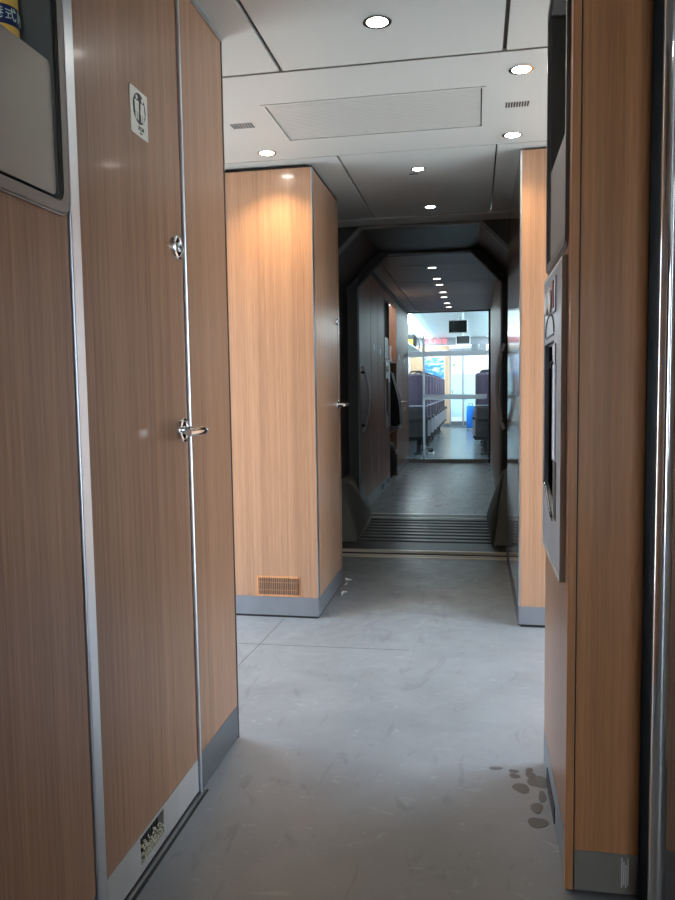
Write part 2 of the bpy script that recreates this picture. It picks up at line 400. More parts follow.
# speaker grilles
def speaker(x, y, label, kind):
    g = root('ceiling_grille', (x, y, H), label, 'grille')
    link('plate', box(x-.05, x+.05, y-.03, y+.03, H-.0012, H+.002), 'ceil', g)
    bm = bm_new()
    if kind == 'holes':
        for i in range(8):
            for j in range(5): add_box(bm, x-.042+i*.012-.004, x-.042+i*.012+.004, y-.024+j*.012-.0035, y-.024+j*.012+.0035, H-.0022, H-.001)
    else:
        for i in range(9): add_box(bm, x-.042+i*.0105-.003, x-.042+i*.0105+.003, y-.026, y+.026, H-.0022, H-.001)
    stuff(link('slots', bm, 'black', g))
speaker(-.972, 3.17, 'small perforated square grille left of the big ceiling vent', 'holes')
speaker(.160, 3.175, 'small slotted grille right of the big ceiling vent', 'slots')
# downlights
def downlight(x, y, z, label, energy, lens, r=.033, group=None, col=(1, .90, .76)):
    g = root('downlight', (x, y, z), label, 'light', group)
    bm = bm_new(); n = 24
    add_band(bm, [(x+(r+.011)*math.cos(2*PI*i/n), y+(r+.011)*math.sin(2*PI*i/n)) for i in range(n)], [(x+r*math.cos(2*PI*i/n), y+r*math.sin(2*PI*i/n)) for i in range(n)], 'xy', z-.004, z+.002)
    link('trim_ring', bm, 'chrome', g, smooth=True)
    link('lens', add_lathe(bm_new(), (x, y, z-.0005), (0, 0, -1), [(r, 0), (r*.98, .001), (r*.6, .004), (.002, .006)], 20), lens, g, smooth=True)
    if energy:
        l = bpy.data.lights.new('lamp', 'SPOT'); l.energy = energy; l.color = col; l.spot_size = math.radians(125); l.spot_blend = .9; l.shadow_soft_size = .03
        o = bpy.data.objects.new('lamp', l); COL.objects.link(o); o.parent = g; o.location = (0, 0, -.012)
    return g
downlight(-.297, 2.385, H, 'round downlight nearest the camera, in the front ceiling panel', LAMP_VEST*.35, 'lens')
downlight(.157, 2.835, H, 'round downlight right of the big vent, beside its front corner', LAMP_VEST*.5, 'lens')
downlight(.159, 3.54, H, 'round downlight above the narrow right cabinet', LAMP_VEST*1.5, 'lens', col=(1, .74, .42))
downlight(-.970, 3.54, H, 'round downlight above the front of the wide left cabinet', LAMP_VEST*2.6, 'lens', col=(1, .70, .36))
downlight(-.291, 3.965, H, 'brighter nearer downlight of the two before the gangway', LAMP_VEST*.12, 'lens', .028)
downlight(-.279, 4.79, H, 'second downlight, just in front of the gangway arch', LAMP_VEST*.08, 'lens', .028)

# ------------------------------------------------------------------ left wall: recess panel, toilet door, end panel
wl = struct('wall_left', (XL, 1, 0), 'wood laminate wall on the left with lavatory behind', 'wall')
T = .04
link('panel', holed('x', -.4, 1.414, .11, H, XL-T, XL, [(.945, 1.385, 1.545, 2.272)]), 'wood', wl)
link('kick_plate', box(XL-T, XL-.002, -.4, 1.414, 0, .11), 'kick', wl)
link('panel', box(XL-T, XL, 2.036, 2.392, .115, H-.012), 'wood', wl)
link('kick_plate', box(XL-T, XL+.001, 2.036, 2.392, .004, .115), 'steel_dark', wl)
link('edge_strip', box(XL-T, XL+.002, 2.388, 2.396, 0, H), 'darkgrey', wl)
link('top_trim', box(XL-T, XL+.004, 2.03, 2.40, H-.012, H), 'alu', wl)
link('header', box(XL-T, XL-.004, 1.455, 2.02, 2.262, H), 'wood', wl)
link('return_panel', box(WL, XL-T, 2.352, 2.392, 0, H), 'wood', wl)
link('rear_return_panel', box(WL, XL-T, -.4, -.36, 0, H), 'wood', wl)
t1 = link('trim_1', box(XL-T, XL+.006, 1.416, 1.454, 0, H, bev=.003), 'alu'); tag(t1, 'broad satin aluminium upright strip left of the lavatory door', 'trim', kind='structure')
t2 = link('trim_2', box(XL-T, XL+.006, 2.024, 2.034, 0, H, bev=.003), 'alu'); tag(t2, 'thin bright metal upright strip at the lavatory door edge', 'trim', kind='structure')
d1 = struct('door_1', (XL, 1.74, 0), 'wood laminate lavatory door with toilet sign and chrome lever', 'door')
link('leaf', box(XL-.035, XL-.002, 1.457, 2.019, .108, 2.258, bev=.002), 'wood', d1)
kp = link('kick_plate', holed('x', 1.457, 2.019, .012, .108, XL-.03, XL-.001, [(1.632, 1.770, .034, .100)]), 'steel', d1)
link('vent_back', box(XL-.032, XL-.024, 1.62, 1.78, .02, .107), 'black', d1)
for k in range(9):
    y = 1.642+k*.0148; link('louvre', box(XL-.022, XL-.014, y-.0022, y+.0022, .034, .100), 'darkgrey', d1)
bm = bm_new(); rr = random.Random(4)
for k in range(150):
    y = rr.uniform(1.636, 1.766); z = .036+rr.random()**1.6*.035; s = rr.uniform(.002, .0038); x = XL-.012+rr.uniform(-.004, .012)
    r_ = bmesh.ops.create_icosphere(bm, subdivisions=1, radius=s)
    for v in r_['verts']: v.co = Vector((x, y, z))+v.co*rr.uniform(.7, 1.2)
stuff(link('foam_crumbs', bm, 'foam', d1))
link('threshold_track', box(XL-.002, XL+.012, 1.40, 2.04, 0, .006), 'steel_dark', d1)
link('threshold_groove', box(XL+.012, XL+.018, 1.40, 2.05, 0, .0015), 'black', d1)
# sign on the door
sg = link('toilet_sign', box(XL-.0022, XL+.0005, 1.718, 1.812, 1.797, 1.906), 'card', d1)
SC, SZ = 1.765, 1.862
bm = bm_new(); add_prism(bm, [(SC+.034*math.cos(2*PI*i/32), SZ+.036*math.sin(2*PI*i/32)) for i in range(32)], 'yz', XL+.0005, XL+.0012); link('pictogram_disc', bm, 'ink', sg)
for dy, skirt in ((-.015, False), (.016, True)):
    bm = bm_new(); y = SC+dy; x0, x1 = XL+.0012, XL+.0018
    add_prism(bm, [(y+.0052*math.cos(2*PI*i/14), SZ+.0235+.0052*math.sin(2*PI*i/14)) for i in range(14)], 'yz', x0, x1)
    if skirt: add_prism(bm, [(y-.008, SZ+.016), (y+.008, SZ+.016), (y+.0125, SZ-.012), (y-.0125, SZ-.012)], 'yz', x0, x1)
    else: add_prism(bm, [(y-.011, SZ+.016), (y+.011, SZ+.016), (y+.010, SZ-.010), (y-.010, SZ-.010)], 'yz', x0, x1)
    for s in (-1, 1): add_prism(bm, [(y+s*.005-.0035, SZ-.009), (y+s*.005+.0035, SZ-.009), (y+s*.005+.003, SZ-.029), (y+s*.005-.003, SZ-.029)], 'yz', x0, x1)
    link('figure', bm, 'card', sg)
# the wall normal is +X: text lies in the yz plane
for body, z, s in (('卫生间', 1.816, .011), ('Toilet', 1.806, .006)):
    t = text_mesh('lettering', body, s, 'ink', sg, Vector((XL+.0009, SC+.006, z))-WPOS[sg.name], (PI/2, 0, PI/2))
# lock rose and lever
def rose(parent, name, x, y, z, r=.029):
    return link(name, add_lathe(bm_new(), (x, y, z), (1, 0, 0), [(r, 0), (r, .006), (r-.002, .009), (r-.008, .0105), (r-.010, .008), (.004, .008)], 28), 'chrome', parent, smooth=True)
lk = rose(d1, 'lock_rose', XL-.002, 1.974, 1.572, .034)
link('lock_slot', box(XL+.006, XL+.011, 1.963, 1.985, 1.569, 1.575), 'ink', lk)
link('lock_core', add_lathe(bm_new(), (XL+.006, 1.974, 1.572), (1, 0, 0), [(.013, 0), (.013, .003), (.011, .004)], 20), 'steel', lk, smooth=True)
lv = rose(d1, 'handle_rose', XL-.002, 1.978, 1.075, .034)
link('lever', add_tube(bm_new(), [(XL+.004, 1.985, 1.075), (XL+.045, 1.985, 1.075), (XL+.058, 1.98, 1.075), (XL+.064, 1.966, 1.0745), (XL+.064, 1.94, 1.074), (XL+.062, 1.90, 1.073), (XL+.06, 1.868, 1.073)],
     [.011, .011, .0135, .0145, .014, .012, .009], 14), 'chrome', lv, smooth=True)

# ------------------------------------------------------------------ wall units in a local frame: x along the wall, front faces -y
def bin_unit(loc, rz, label):
    b = root('litter_bin', loc, label, 'bin', rz=rz)
    w, h = .25, .75
    bm = bm_new(); add_band(bm, rrect(-.25, .25, 0, h, .03), rrect(-.222, .222, .028, h-.028, .022), 'xz', -.008, .02)
    bmesh.ops.bevel(bm, geom=[e for e in bm.edges if all(abs(v.co.y+.008) < 1e-5 for v in e.verts)], offset=.004, segments=2, affect='EDGES')
    link('rim', bm, 'rim', b, world=False, smooth=True)
    bm = bm_new()                                   # open hopper behind the flap
    add_box(bm, -.222, .222, .14, .145, .03, h-.03); add_box(bm, -.222, -.217, .0, .145, .03, h-.03); add_box(bm, .217, .222, .0, .145, .03, h-.03)
    add_box(bm, -.222, .222, 0, .145, .023, .03); add_box(bm, -.222, .222, 0, .145, h-.03, h-.023)
    link('hopper', bm, 'hopper', b, world=False)
    bm = bm_new(); add_prism(bm, [(x, z) for x, z in rrect(-.214, .214, .037, .287, .012)], 'xz', .002, .008)
    link('flap', bm, 'flap', b, world=False)
    return b
def dispenser(loc, rz, label):
    b = root('water_dispenser', loc, label, 'water dispenser', rz=rz)
    bm = bm_new()
    for a, c, d, e in ((-.23, -.21, 0, .765), (.05, .23, .115, .765), (-.21, .05, .585, .765), (-.21, .23, 0, .115)):
        add_box(bm, a, c, -.012, .02, d, e)
    bmesh.ops.remove_doubles(bm, verts=bm.verts[:], dist=1e-5)
    link('front_plate', bm, 'disp', b, world=False)
    bm = bm_new(); add_band(bm, [(-.237, -.005), (.237, -.005), (.237, .77), (-.237, .77)], [(-.226, .006), (.226, .006), (.226, .759), (-.226, .759)], 'xz', -.0135, .01)
    link('edge_frame', bm, 'steel', b, world=False)
    bm = bm_new(); add_box(bm, -.21, .05, .13, .14, .115, .585); add_box(bm, -.215, -.21, .0, .14, .115, .585); add_box(bm, .05, .055, .0, .14, .115, .585)
    add_box(bm, -.21, .05, 0, .14, .58, .585); add_box(bm, -.21, .05, 0, .14, .112, .116)
    link('alcove', bm, 'alcove', b, world=False)
    bm = bm_new()
    pts = [(-.21+.26*i/12, .150+.035*math.cos(PI*i/12)) for i in range(13)]
    add_prism(bm, [(-.21, .112)]+[(p[0], p[1]) for p in pts]+[(.05, .112)], 'xz', -.015, .0)
    link('catch_lip', bm, 'disp', b, world=False)
    link('catch_rim', add_tube(bm_new(), [(p[0], -.012, p[1]+.002) for p in pts], .004, 8), 'chrome', b, world=False, smooth=True)
    bm = bm_new(); add_lathe(bm, (.105, -.011, .28), (0, 0, 1), [(.026, 0), (.026, .24), (.02, .245)], 16); bmesh.ops.translate(bm, verts=bm.verts[:], vec=(0, .016, 0)); link('cup_tube', bm, 'steel_dark', b, world=False, smooth=True)
    link('cup_slot', box(.078, .132, -.0135, -.011, .125, .275), 'ink', b, world=False)
    tp = link('tap', box(.06, .105, -.0165, -.010, .50, .575, bev=.003), 'disp', b, world=False)
    link('tap_knob', add_cyl(bm_new(), (.083, -.016, .52), (0, -1, 0), .012, .009, .008, 14), 'ink', tp, world=False, smooth=True)
    link('tap_label', box(.068, .097, -.0172, -.016, .545, .57), 'white', tp, world=False)
    for x in (-.13, -.03):
        k = link('button', add_lathe(bm_new(), (x, -.012, .695), (0, -1, 0), [(.032, 0), (.032, .006), (.026, .008), (.024, .007), (.004, .0075)], 22), 'steel', b, world=False, smooth=True)
    link('indicator_panel', box(.03, .10, -.016, -.011, .655, .745, bev=.002), 'disp', b, world=False)
    link('indicator', box(.052, .078, -.018, -.015, .665, .735), 'red', b, world=False)
    link('arc_mark', add_tube(bm_new(), [(-.06+.12*math.cos(PI*i/10), -.0125, .605+.055*math.sin(PI*i/10)) for i in range(11)], .0022, 6), 'ink', b, world=False)
    link('slot_mark', box(-.17, .05, -.0135, -.0115, .598, .603), 'ink', b, world=False)
    return b
lbin = bin_unit((XL, 1.165, 1.527), PI/2, 'metal recessed litter bin in the left wall holding a drink can')
bm = bm_new(); add_box(bm, -.195, .205, .02, .125, .033, .3095, bev=.03); link('rubbish_bag', bm, 'bagblack', lbin, world=False)
bin_unit((XR, 2.088, 1.505), -PI/2, 'metal recessed litter bin above the water dispenser, right wall')
dispenser((XR, 2.088, .715), -PI/2, 'grey metal drinking water dispenser set in the right wall')

# drink can standing in the left bin
cx, cyy = XL-.075, 1.334
cn = root('drink_can', (cx, cyy, 1.838), 'yellow drink can with navy lettered band showing above the left bin flap', 'can')
R_ = .033
link('body', add_lathe(bm_new(), (cx, cyy, 1.838), (0, 0, 1), [(.027, 0), (R_-.001, .007), (R_, .012), (R_, .118), (.029, .128), (.028, .131)], 32), 'gold', cn, smooth=True)
link('base_rim', add_lathe(bm_new(), (cx, cyy, 1.837), (0, 0, 1), [(.026, 0), (.0285, .001), (.0322, .008), (.031, .0085)], 32), 'chrome', cn, smooth=True)
bd = link('band', add_lathe(bm_new(), (cx, cyy, 1.860), (0, 0, 1), [(R_, 0), (R_+.0004, .0005), (R_+.0004, .0345), (R_, .035)], 32), 'navy', cn, smooth=True)
link('red_panel', box(cx+.010, cx+.018, cyy+.027, cyy+.0325, 1.905, 1.955), 'maroon', cn)
for k, ch in enumerate('港式奶'):
    a = math.radians(-66+42*k)
    text_mesh('character', ch, .024, 'pale', bd, Vector((cx+(R_+.0006)*math.cos(a), cyy+(R_+.0006)*math.sin(a), 1.8775))-WPOS[bd.name], (PI/2, 0, PI/2+a), .0003)
# crumpled wrapper in the right bin
bm = bm_new(); rr = random.Random(9)
r_ = bmesh.ops.create_icosphere(bm, subdivisions=3, radius=1)
for v in r_['verts']:
    k = 1+.28*math.sin(7*v.co.x+3*v.co.z)*math.cos(6*v.co.y)+rr.uniform(-.12, .12)
    v.co = Vector((XR+.055+v.co.x*.03*k, 2.02+v.co.y*.07*k, 1.80+v.co.z*.055*k))
wr = link('snack_wrapper', bm, 'green'); tag(wr, 'crumpled dark green wrapper poking out of the right bin', 'wrapper')

# ------------------------------------------------------------------ right partition
wr_ = struct('wall_right', (XR, 2, 0), 'wood laminate partition on the right with bin and dispenser', 'wall')
link('panel', holed('x', 1.768, 2.365, .11, H, XR, XR+T, [(1.863, 2.313, 1.53, 2.235), (2.038, 2.298, .83, 1.30)]), 'wood', wr_)
link('kick_plate', box(XR-.001, XR+T, 1.768, 2.365, .004, .11), 'kick', wr_)
link('end_panel', box(XR+T, WR, 2.325, 2.365, 0, H), 'wood', wr_)
link('drain_slot', box(XR-.004, XR, 2.02, 2.24, .004, .05), 'ink', wr_)
link('corner_post', box(.205, .2225, 1.75, 1.775, .004, H), 'wood_warm', wr_)
link('seam', box(.2225, .2255, 1.755, 1.775, 0, H), 'ink', wr_)
link('front_panel', box(.2255, .3655, 1.75, 1.80, .103, H), 'wood_warm', wr_)
kp = link('kick_plate', box(.2255, .3655, 1.749, 1.80, .006, .103), 'steel_warm', wr_)
for k in range(4): link('paint_smear', box(.330+k*.0045, .3322+k*.0045, 1.7484, 1.7492, .022+.006*(k % 2), .094-.008*(k % 3)), 'white', kp)
link('side_panel', box(.40, 1.2, 1.95, 1.99, 0, H), 'wood', wr_)
t3 = link('trim_3', box(.3655, .386, 1.742, 1.96, 0, H), 'gasket'); tag(t3, 'black rubber upright seal at the right partition edge', 'trim', kind='structure')
gp = root('grab_pole', (.377, 1.62, 0), 'polished chrome upright grab pole at the right edge', 'pole')
link('pole', add_cyl(bm_new(), (.377, 1.62, .012), (0, 0, 1), .0175, .0175, H-.024, 32), 'chrome', gp, smooth=True)
for z, d in ((0, 1), (H, -1)):
    link('flange', add_lathe(bm_new(), (.377, 1.62, z), (0, 0, d), [(.034, 0), (.034, .004), (.022, .011), (.018, .014)], 28), 'chrome', gp, smooth=True)

# ------------------------------------------------------------------ car body round the vestibule, open side doors, back of the corridor
def side_wall(name, x0, x1, holes, label, y0, y1, mat='salwhite', h=H):
    o = link(name, holed('x', y0, y1, 0, h, x0, x1, holes), mat); return tag(o, label, 'wall', kind='structure')
side_wall('wall_left', WL-.08, WL, [(2.52, 3.62, .0, 2.0)], 'left body side with open entrance doorway', -3.2, 5.2)
side_wall('wall_right', WR, WR+.08, [(2.52, 3.62, .0, 2.0), (.22, .40, .9, 1.95)], 'right body side with open entrance doorway and narrow window', -3.2, 5.2)
portal((WL-.04, 3.07, 1.0), (0, -PI/2, 0), 2.0, 1.1); portal((WR+.04, 3.07, 1.0), (0, PI/2, 0), 2.0, 1.1); portal((WR+.04, .31, 1.425), (0, PI/2, 0), 1.05, .18)
wb = link('wall_back', holed('y', WL, WR, 0, H, -3.24, -3.2, [(.54, 1.16, 0, 2.05)]), 'wood'); tag(wb, 'wood laminate wall closing the corridor behind, opening added for the fill light', 'wall', kind='structure')  # opening placed to let the added area light through
rl = bpy.data.lights.new('added_fill_behind', 'AREA'); rl.shape = 'RECTANGLE'; rl.size = .6; rl.size_y = 1.7; rl.energy = 125; rl.color = (1, .80, .58)  # added unseen area light that warms the right front panel
ro = bpy.data.objects.new('added_fill_behind', rl); COL.objects.link(ro); ro.location = (.85, -3.3, 1.15); ro.rotation_euler = (PI/2, 0, PI)
downlight(.10, .42, H, 'unseen round warm downlight added above the viewpoint as fill', FILL_BACK, 'lens', col=(1, .74, .48))  # fill lamp added out of view for the right partition

# ------------------------------------------------------------------ cabinets
cb = root('cabinet', (-1.4, 4.1, 0), 'wide tall wood laminate cabinet left of the gangway', 'cabinet')
link('front', box(WL, XL, YF, YF+.03, .11, H-.022), 'wood_cab', cb)
link('side_door', box(XL-.035, XL-.001, YF+.034, 4.40, .11, H-.022), 'wood_cab', cb)
link('side_post', box(XL-.035, XL, 4.404, 4.455, 0, H), 'wood_cab', cb)
link('corner_edge', box(XL-.004, XL+.001, YF-.001, YF+.034, .11, H-.022), 'alu', cb)
link('back', box(WL, XL-.04, 4.415, 4.455, 0, H), 'wood_cab', cb)
link('top', box(WL, XL, YF+.01, 4.455, H-.022, H-.012), 'black', cb)
link('kick_plate', box(WL, XL, YF-.001, YF+.02, .012, .11), 'kick', cb)
link('kick_plate', box(XL-.02, XL+.0005, YF+.02, 4.455, .012, .11), 'kick', cb)
link('plinth_gap', box(WL, XL-.006, YF+.006, 4.44, 0, .012), 'black', cb)
vg = link('vent_grille', holed('y', -1.128, -.898, .112, .218, YF-.004, YF, [(-1.119, -.907, .121, .209)]), 'wood_warm', cb)
link('vent_back', box(-1.12, -.906, YF-.0008, YF, .12, .21), 'ink', vg)
for k in range(22):
    x = -1.113+k*.01; link('bar', box(x-.0025, x+.0025, YF-.004, YF-.001, .121, .209), 'wood', vg)
for z in (.145, .185): link('crossbar', box(-1.119, -.907, YF-.0032, YF-.0008, z-.002, z+.002), 'wood', vg)
r2 = rose(cb, 'handle_rose', XL-.001, 4.36, 1.096, .026)
link('lever', add_tube(bm_new(), [(XL+.004, 4.36, 1.096), (XL+.05, 4.36, 1.096), (XL+.062, 4.35, 1.096), (XL+.064, 4.32, 1.096), (XL+.06, 4.25, 1.094)], [.009, .009, .011, .011, .008], 12), 'chrome', r2, smooth=True)
rose(cb, 'lock_rose', XL-.001, 4.37, 1.575, .02)
# right cabinet: light front, dark glossy side
cr = root('cabinet', (.7, 4.4, 0), 'narrow visible tall wood cabinet right of the gangway', 'cabinet')
link('front', box(.212, WR-.01, YF, YF+.03, .105, H-.012), 'wood_cab', cr)
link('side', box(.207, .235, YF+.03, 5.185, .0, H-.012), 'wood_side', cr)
link('corner_edge', box(.205, .213, YF-.001, YF+.03, .105, H-.012), 'alu', cr)
link('kick_plate', box(.206, WR-.01, YF-.001, YF+.02, .015, .105), 'kick', cr)
link('kick_plate', box(.2055, .22, YF+.03, 5.185, .0, .10), 'steel_dark', cr)
link('plinth_gap', box(.215, WR-.01, YF+.008, 5.1, 0, .015), 'black', cr)
# scraps by the foot of the left cabinet
sc = root('plastic_scrap', (-.765, 4.30, 0), 'torn clear plastic scrap by the foot of left cabinet', 'litter')
rr = random.Random(2)
for k in range(6):
    p = Vector((-.785+rr.uniform(0, .035), 4.33-.03*k, .004+rr.random()*.05*(k < 2)))
    bm = bm_new(); add_tube(bm, [p, p+Vector((rr.uniform(-.01, .03), rr.uniform(-.02, .02), rr.uniform(0, .02))), p+Vector((rr.uniform(0, .04), rr.uniform(-.03, .03), rr.uniform(0, .012)))], [.002, .006, .001], 5)
    link('shred', bm, 'white', sc)

# ------------------------------------------------------------------ gangway
CX = -.375; HW = .585; ZT = 2.272; CH = .19; HN, CN = .66, .265      # inner frame and wider near portal
def octo(hw, zt, ch, z0=0): return [(CX-hw, z0), (CX-hw, zt-ch), (CX-hw+ch, zt), (CX+hw-ch, zt), (CX+hw, zt-ch), (CX+hw, z0)]
gw = root('gangway', (CX, 5.9, 0), 'dark grey chamfered gangway passage between two train cars', 'gangway')
bm = bm_new(); add_band(bm, [(WL, 0), (WL, H), (-.9, H), (.15, H), (WR, H), (WR, 0)], octo(HN+.004, ZT+.004, CN), 'xz', 5.215, 5.255, closed=False); link('end_wall', bm, 'darkgrey', gw)
bm = bm_new(); add_band(bm, octo(HN+.03, ZT+.014, CN+.012), octo(HN, ZT, CN), 'xz', 5.20, 5.25, closed=False); link('portal_trim', bm, 'shroud', gw)
bm = bm_new(); add_band(bm, octo(HN+.05, ZT+.05, CN+.02), octo(HN+.003, ZT+.003, CN), 'xz', 5.25, 6.17, closed=False); link('tunnel_lining', bm, 'darkgrey', gw)
bm = bm_new(); add_band(bm, octo(HW+.25, ZT+.2, CH+.08), octo(HW-.012, ZT-.014, CH+.005), 'xz', 6.17, 6.26, closed=False); link('inner_frame', bm, 'darkgrey', gw)
bm = bm_new(); add_band(bm, octo(HW-.005, ZT-.008, CH+.004), octo(HW-.02, ZT-.022, CH+.009), 'xz', 6.155, 6.17, closed=False); link('inner_frame_edge', bm, 'shroud', gw)
for s in (-1, 1):     # rubber corner pieces under the chamfers
    x = CX+s*(HW-.012); z = ZT-.014
    pts = [(x-s*(CH+.05), z+.0), (x-s*(CH+.07), z-.0)]
    pts = [(x+s*.0, z-CH-.075), (x-s*.012, z-CH-.06), (x-s*(CH+.055), z-.005), (x-s*(CH+.075), z+.008)]
    arc = [(x-s*(CH+.075)+s*(CH+.075)*math.sin(PI/2*i/8), z-CH-.075+(CH+.083)*math.cos(PI/2*i/8)) for i in range(1, 8)]
    bm = bm_new(); add_prism(bm, pts+arc, 'xz', 6.09, 6.165); link('corner_gusset', bm, 'ribgap', gw)
def foot(f):
    bm = bm_new(); V = [bm.verts.new(p) for p in f]
    bmesh.ops.convex_hull(bm, input=V)
    bmesh.ops.bevel(bm, geom=bm.edges[:], offset=.012, segments=2, affect='EDGES')
    link('foot_shroud', bm, 'shroud', gw, smooth=True)
foot([(-1.035, 5.68, 0), (-.905, 5.72, 0), (-.90, 5.74, .05), (-.97, 5.80, .46), (-1.035, 5.70, .48), (-1.10, 6.62, 0), (-.915, 6.60, 0), (-.905, 6.60, .07), (-1.02, 6.60, .42), (-1.10, 6.60, .5)])
foot([(.24, 5.66, 0), (.115, 5.66, 0), (.11, 5.68, .05), (.195, 5.70, .56), (.25, 5.70, .60), (.30, 6.62, 0), (.10, 6.62, 0), (.085, 6.62, .07), (.21, 6.60, .46), (.30, 6.60, .5)])
# second car's end beyond the rubber frame
br = root('gangway_bridge', (CX, 6.1, 0), 'ribbed dark floor bridge across the gangway', 'gangway floor')
link('bed', box(-1.3, .55, 5.2, 7.08, -.06, -.012), 'ribgap', br)
link('near_plate', box(-1.25, .45, 5.45, 5.74, -.012, .002), 'plate', br)
for y, w in ((5.215, .014), (5.275, .012), (5.43, .018)): link('metal_strip', box(-1.25, .45, y-w, y+w, -.012, .005), 'strip', br)
for k in range(8):
    y = 5.81+k*.135; link('rib', box(-1.1, .35, y-.036, y+.036, -.012, .008, bev=.006), 'rib', br)
link('far_plate', box(-1.1, .35, 6.86, 7.06, -.012, .001), 'plate', br)
for y, w in ((6.86, .014), (7.06, .022)): link('metal_strip', box(-1.1, .35, y-w, y+w, -.012, .004), 'strip', br)

# ------------------------------------------------------------------ hall of the next car
HX0, HX1, HH, YD = -1.06, .22, 2.39, 12.1
wh = struct('wall_left', (HX0, 9, 0), 'dark glossy wood wall on the hall left side', 'wall')
def hpanel(y0, y1, z0=.12, z1=HH-.05, holes=()): return link('panel', holed('x', y0, y1, z0, z1, HX0-T, HX0, list(holes)), 'wood_hall', wh)
hpanel(6.26, 7.72); hpanel(7.735, 8.25); hpanel(8.265, 8.86)
hpanel(8.866, 9.36, holes=[(8.89, 9.33, 1.54, 2.24), (9.05, 9.31, .83, 1.3)])
hpanel(10.26, 11.05, 1.0); hpanel(11.06, 12.05, 1.0); hpanel(10.26, 11.05, .12, .99); hpanel(11.06, 12.05, .12, .99)
hpanel(9.36, 10.25, 2.27)
for y0, y1 in ((6.26, 9.36), (10.26, 12.05)): link('kick_plate', box(HX0-T, HX0+.001, y0, y1, 0, .12), 'steel_dark', wh)
for y0, y1 in ((8.45, 8.75), (9.02, 9.28)): link('vent', box(HX0, HX0+.002, y0, y1, .03, .09), 'ink', wh)
link('cornice', box(HX0-T, HX0+.02, 6.26, 12.05, HH-.05, HH), 'darkgrey', wh)
bin_unit((HX0, 9.11, 1.51), PI/2, 'small far metal litter bin in the hall left wall')
dispenser((HX0, 9.11, .73), PI/2, 'far grey water dispenser in the hall left wall')
for y, z in ((7.98, 1.62), (8.5, 1.60), (10.6, 1.62), (11.4, 1.60), (10.6, .88), (11.4, .88), (10.8, .82)):
    link('notice', box(HX0, HX0+.0015, y-.05, y+.05, z-.03, z+.03), 'white', wh)
nc = root('niche_cupboard', (HX0-.3, 9.8, 0), 'dark open niche cupboard in the hall left wall', 'cupboard')
link('carcass', box(HX0-.55, HX0-.52, 9.36, 10.26, 0, 2.3), 'wood_hall', nc)
for y in (9.36, 10.23): link('side', box(HX0-.52, HX0-.002, y, y+.03, 0, 2.3), 'wood_hall', nc)
for z in (.62, 1.52): link('shelf', box(HX0-.52, HX0-.01, 9.39, 10.23, z, z+.025), 'wood_hall', nc)
hb = root('backpack', (HX0-.14, 9.8, .02), 'black rounded backpack on the floor of the dark niche', 'bag')
bm = bm_new(); r_ = bmesh.ops.create_uvsphere(bm, u_segments=16, v_segments=12, radius=1)
for v in r_['verts']: v.co = Vector((HX0-.10+.15*v.co.x, 9.8+.24*v.co.y, .26+.26*math.copysign(abs(v.co.z)**.8, v.co.z)))
link('body', bm, 'bagblack', hb, smooth=True); link('badge', box(HX0+.035, HX0+.055, 9.70, 9.74, .34, .40), 'white', hb)
hc = root('hanging_coat', (HX0-.1, 9.8, .66), 'black garment hanging in the middle of the dark niche', 'garment')
bm = bm_new(); add_prism(bm, [(HX0-.02, 1.42), (HX0-.2, 1.46), (HX0-.3, 1.2), (HX0-.3, .72), (HX0+.10, .70), (HX0+.09, 1.0)], 'xz', 9.62, 10.0)
bmesh.ops.bevel(bm, geom=bm.edges[:], offset=.03, segments=2, affect='EDGES'); link('body', bm, 'bagblack', hc, smooth=True)
link('hem', box(HX0-.28, HX0+.09, 9.615, 10.0, .665, .70), 'seatgrey', hc)
pk = root('cup_stack', (HX0-.1, 9.75, 1.545), 'white paper cups and box on the upper niche shelf', 'cups')
link('box', box(HX0-.22, HX0-.01, 9.62, 9.85, 1.545, 1.60), 'white', pk)
link('cups', add_lathe(bm_new(), (HX0-.06, 9.95, 1.545), (0, 0, 1), [(.03, 0), (.04, .18), (.041, .2)], 16), 'white', pk, smooth=True)
whr = struct('wall_right', (HX1, 9, 0), 'dark glossy wood wall on the hall right side', 'wall')
for y0, y1 in ((6.26, 8.2), (8.215, 10.1), (10.115, 12.05)): link('panel', box(HX1, HX1+T, y0, y1, .12, HH), 'wood_hall', whr)
link('kick_plate', box(HX1-.001, HX1+T, 6.26, 12.05, 0, .12), 'steel_dark', whr)
hce = struct('ceiling', (-.4, 9, HH), 'dark grey panelled ceiling of the hall with light row', 'ceiling')
for y0, y1 in ((6.26, 7.575), (7.59, 8.745), (8.76, 10.055), (10.07, 12.06)):
    link('panel', box(-.90, HX1+T, y0, y1, HH, HH+.02), 'ceil', hce)
    link('side_panel', box(HX0-T, -.912, y0, y1, HH, HH+.02), 'ceil', hce)
link('void', box(HX0-.1, HX1+.1, 6.2, 12.1, HH+.04, HH+.06), 'black', hce)
for (x, y), w in zip(((-.436, 7.744), (-.425, 8.525), (-.421, 9.02), (-.411, 9.728), (-.42, 10.259), (-.408, 10.988), (-.40, 11.52)), ('first', 'second', 'third', 'fourth', 'fifth', 'sixth', 'seventh')):
    downlight(x, y, HH, w+' downlight from the gangway in the hall ceiling row', LAMP_HALL, 'lens_hall', .042, 'hall ceiling downlights', (1, .96, .9))
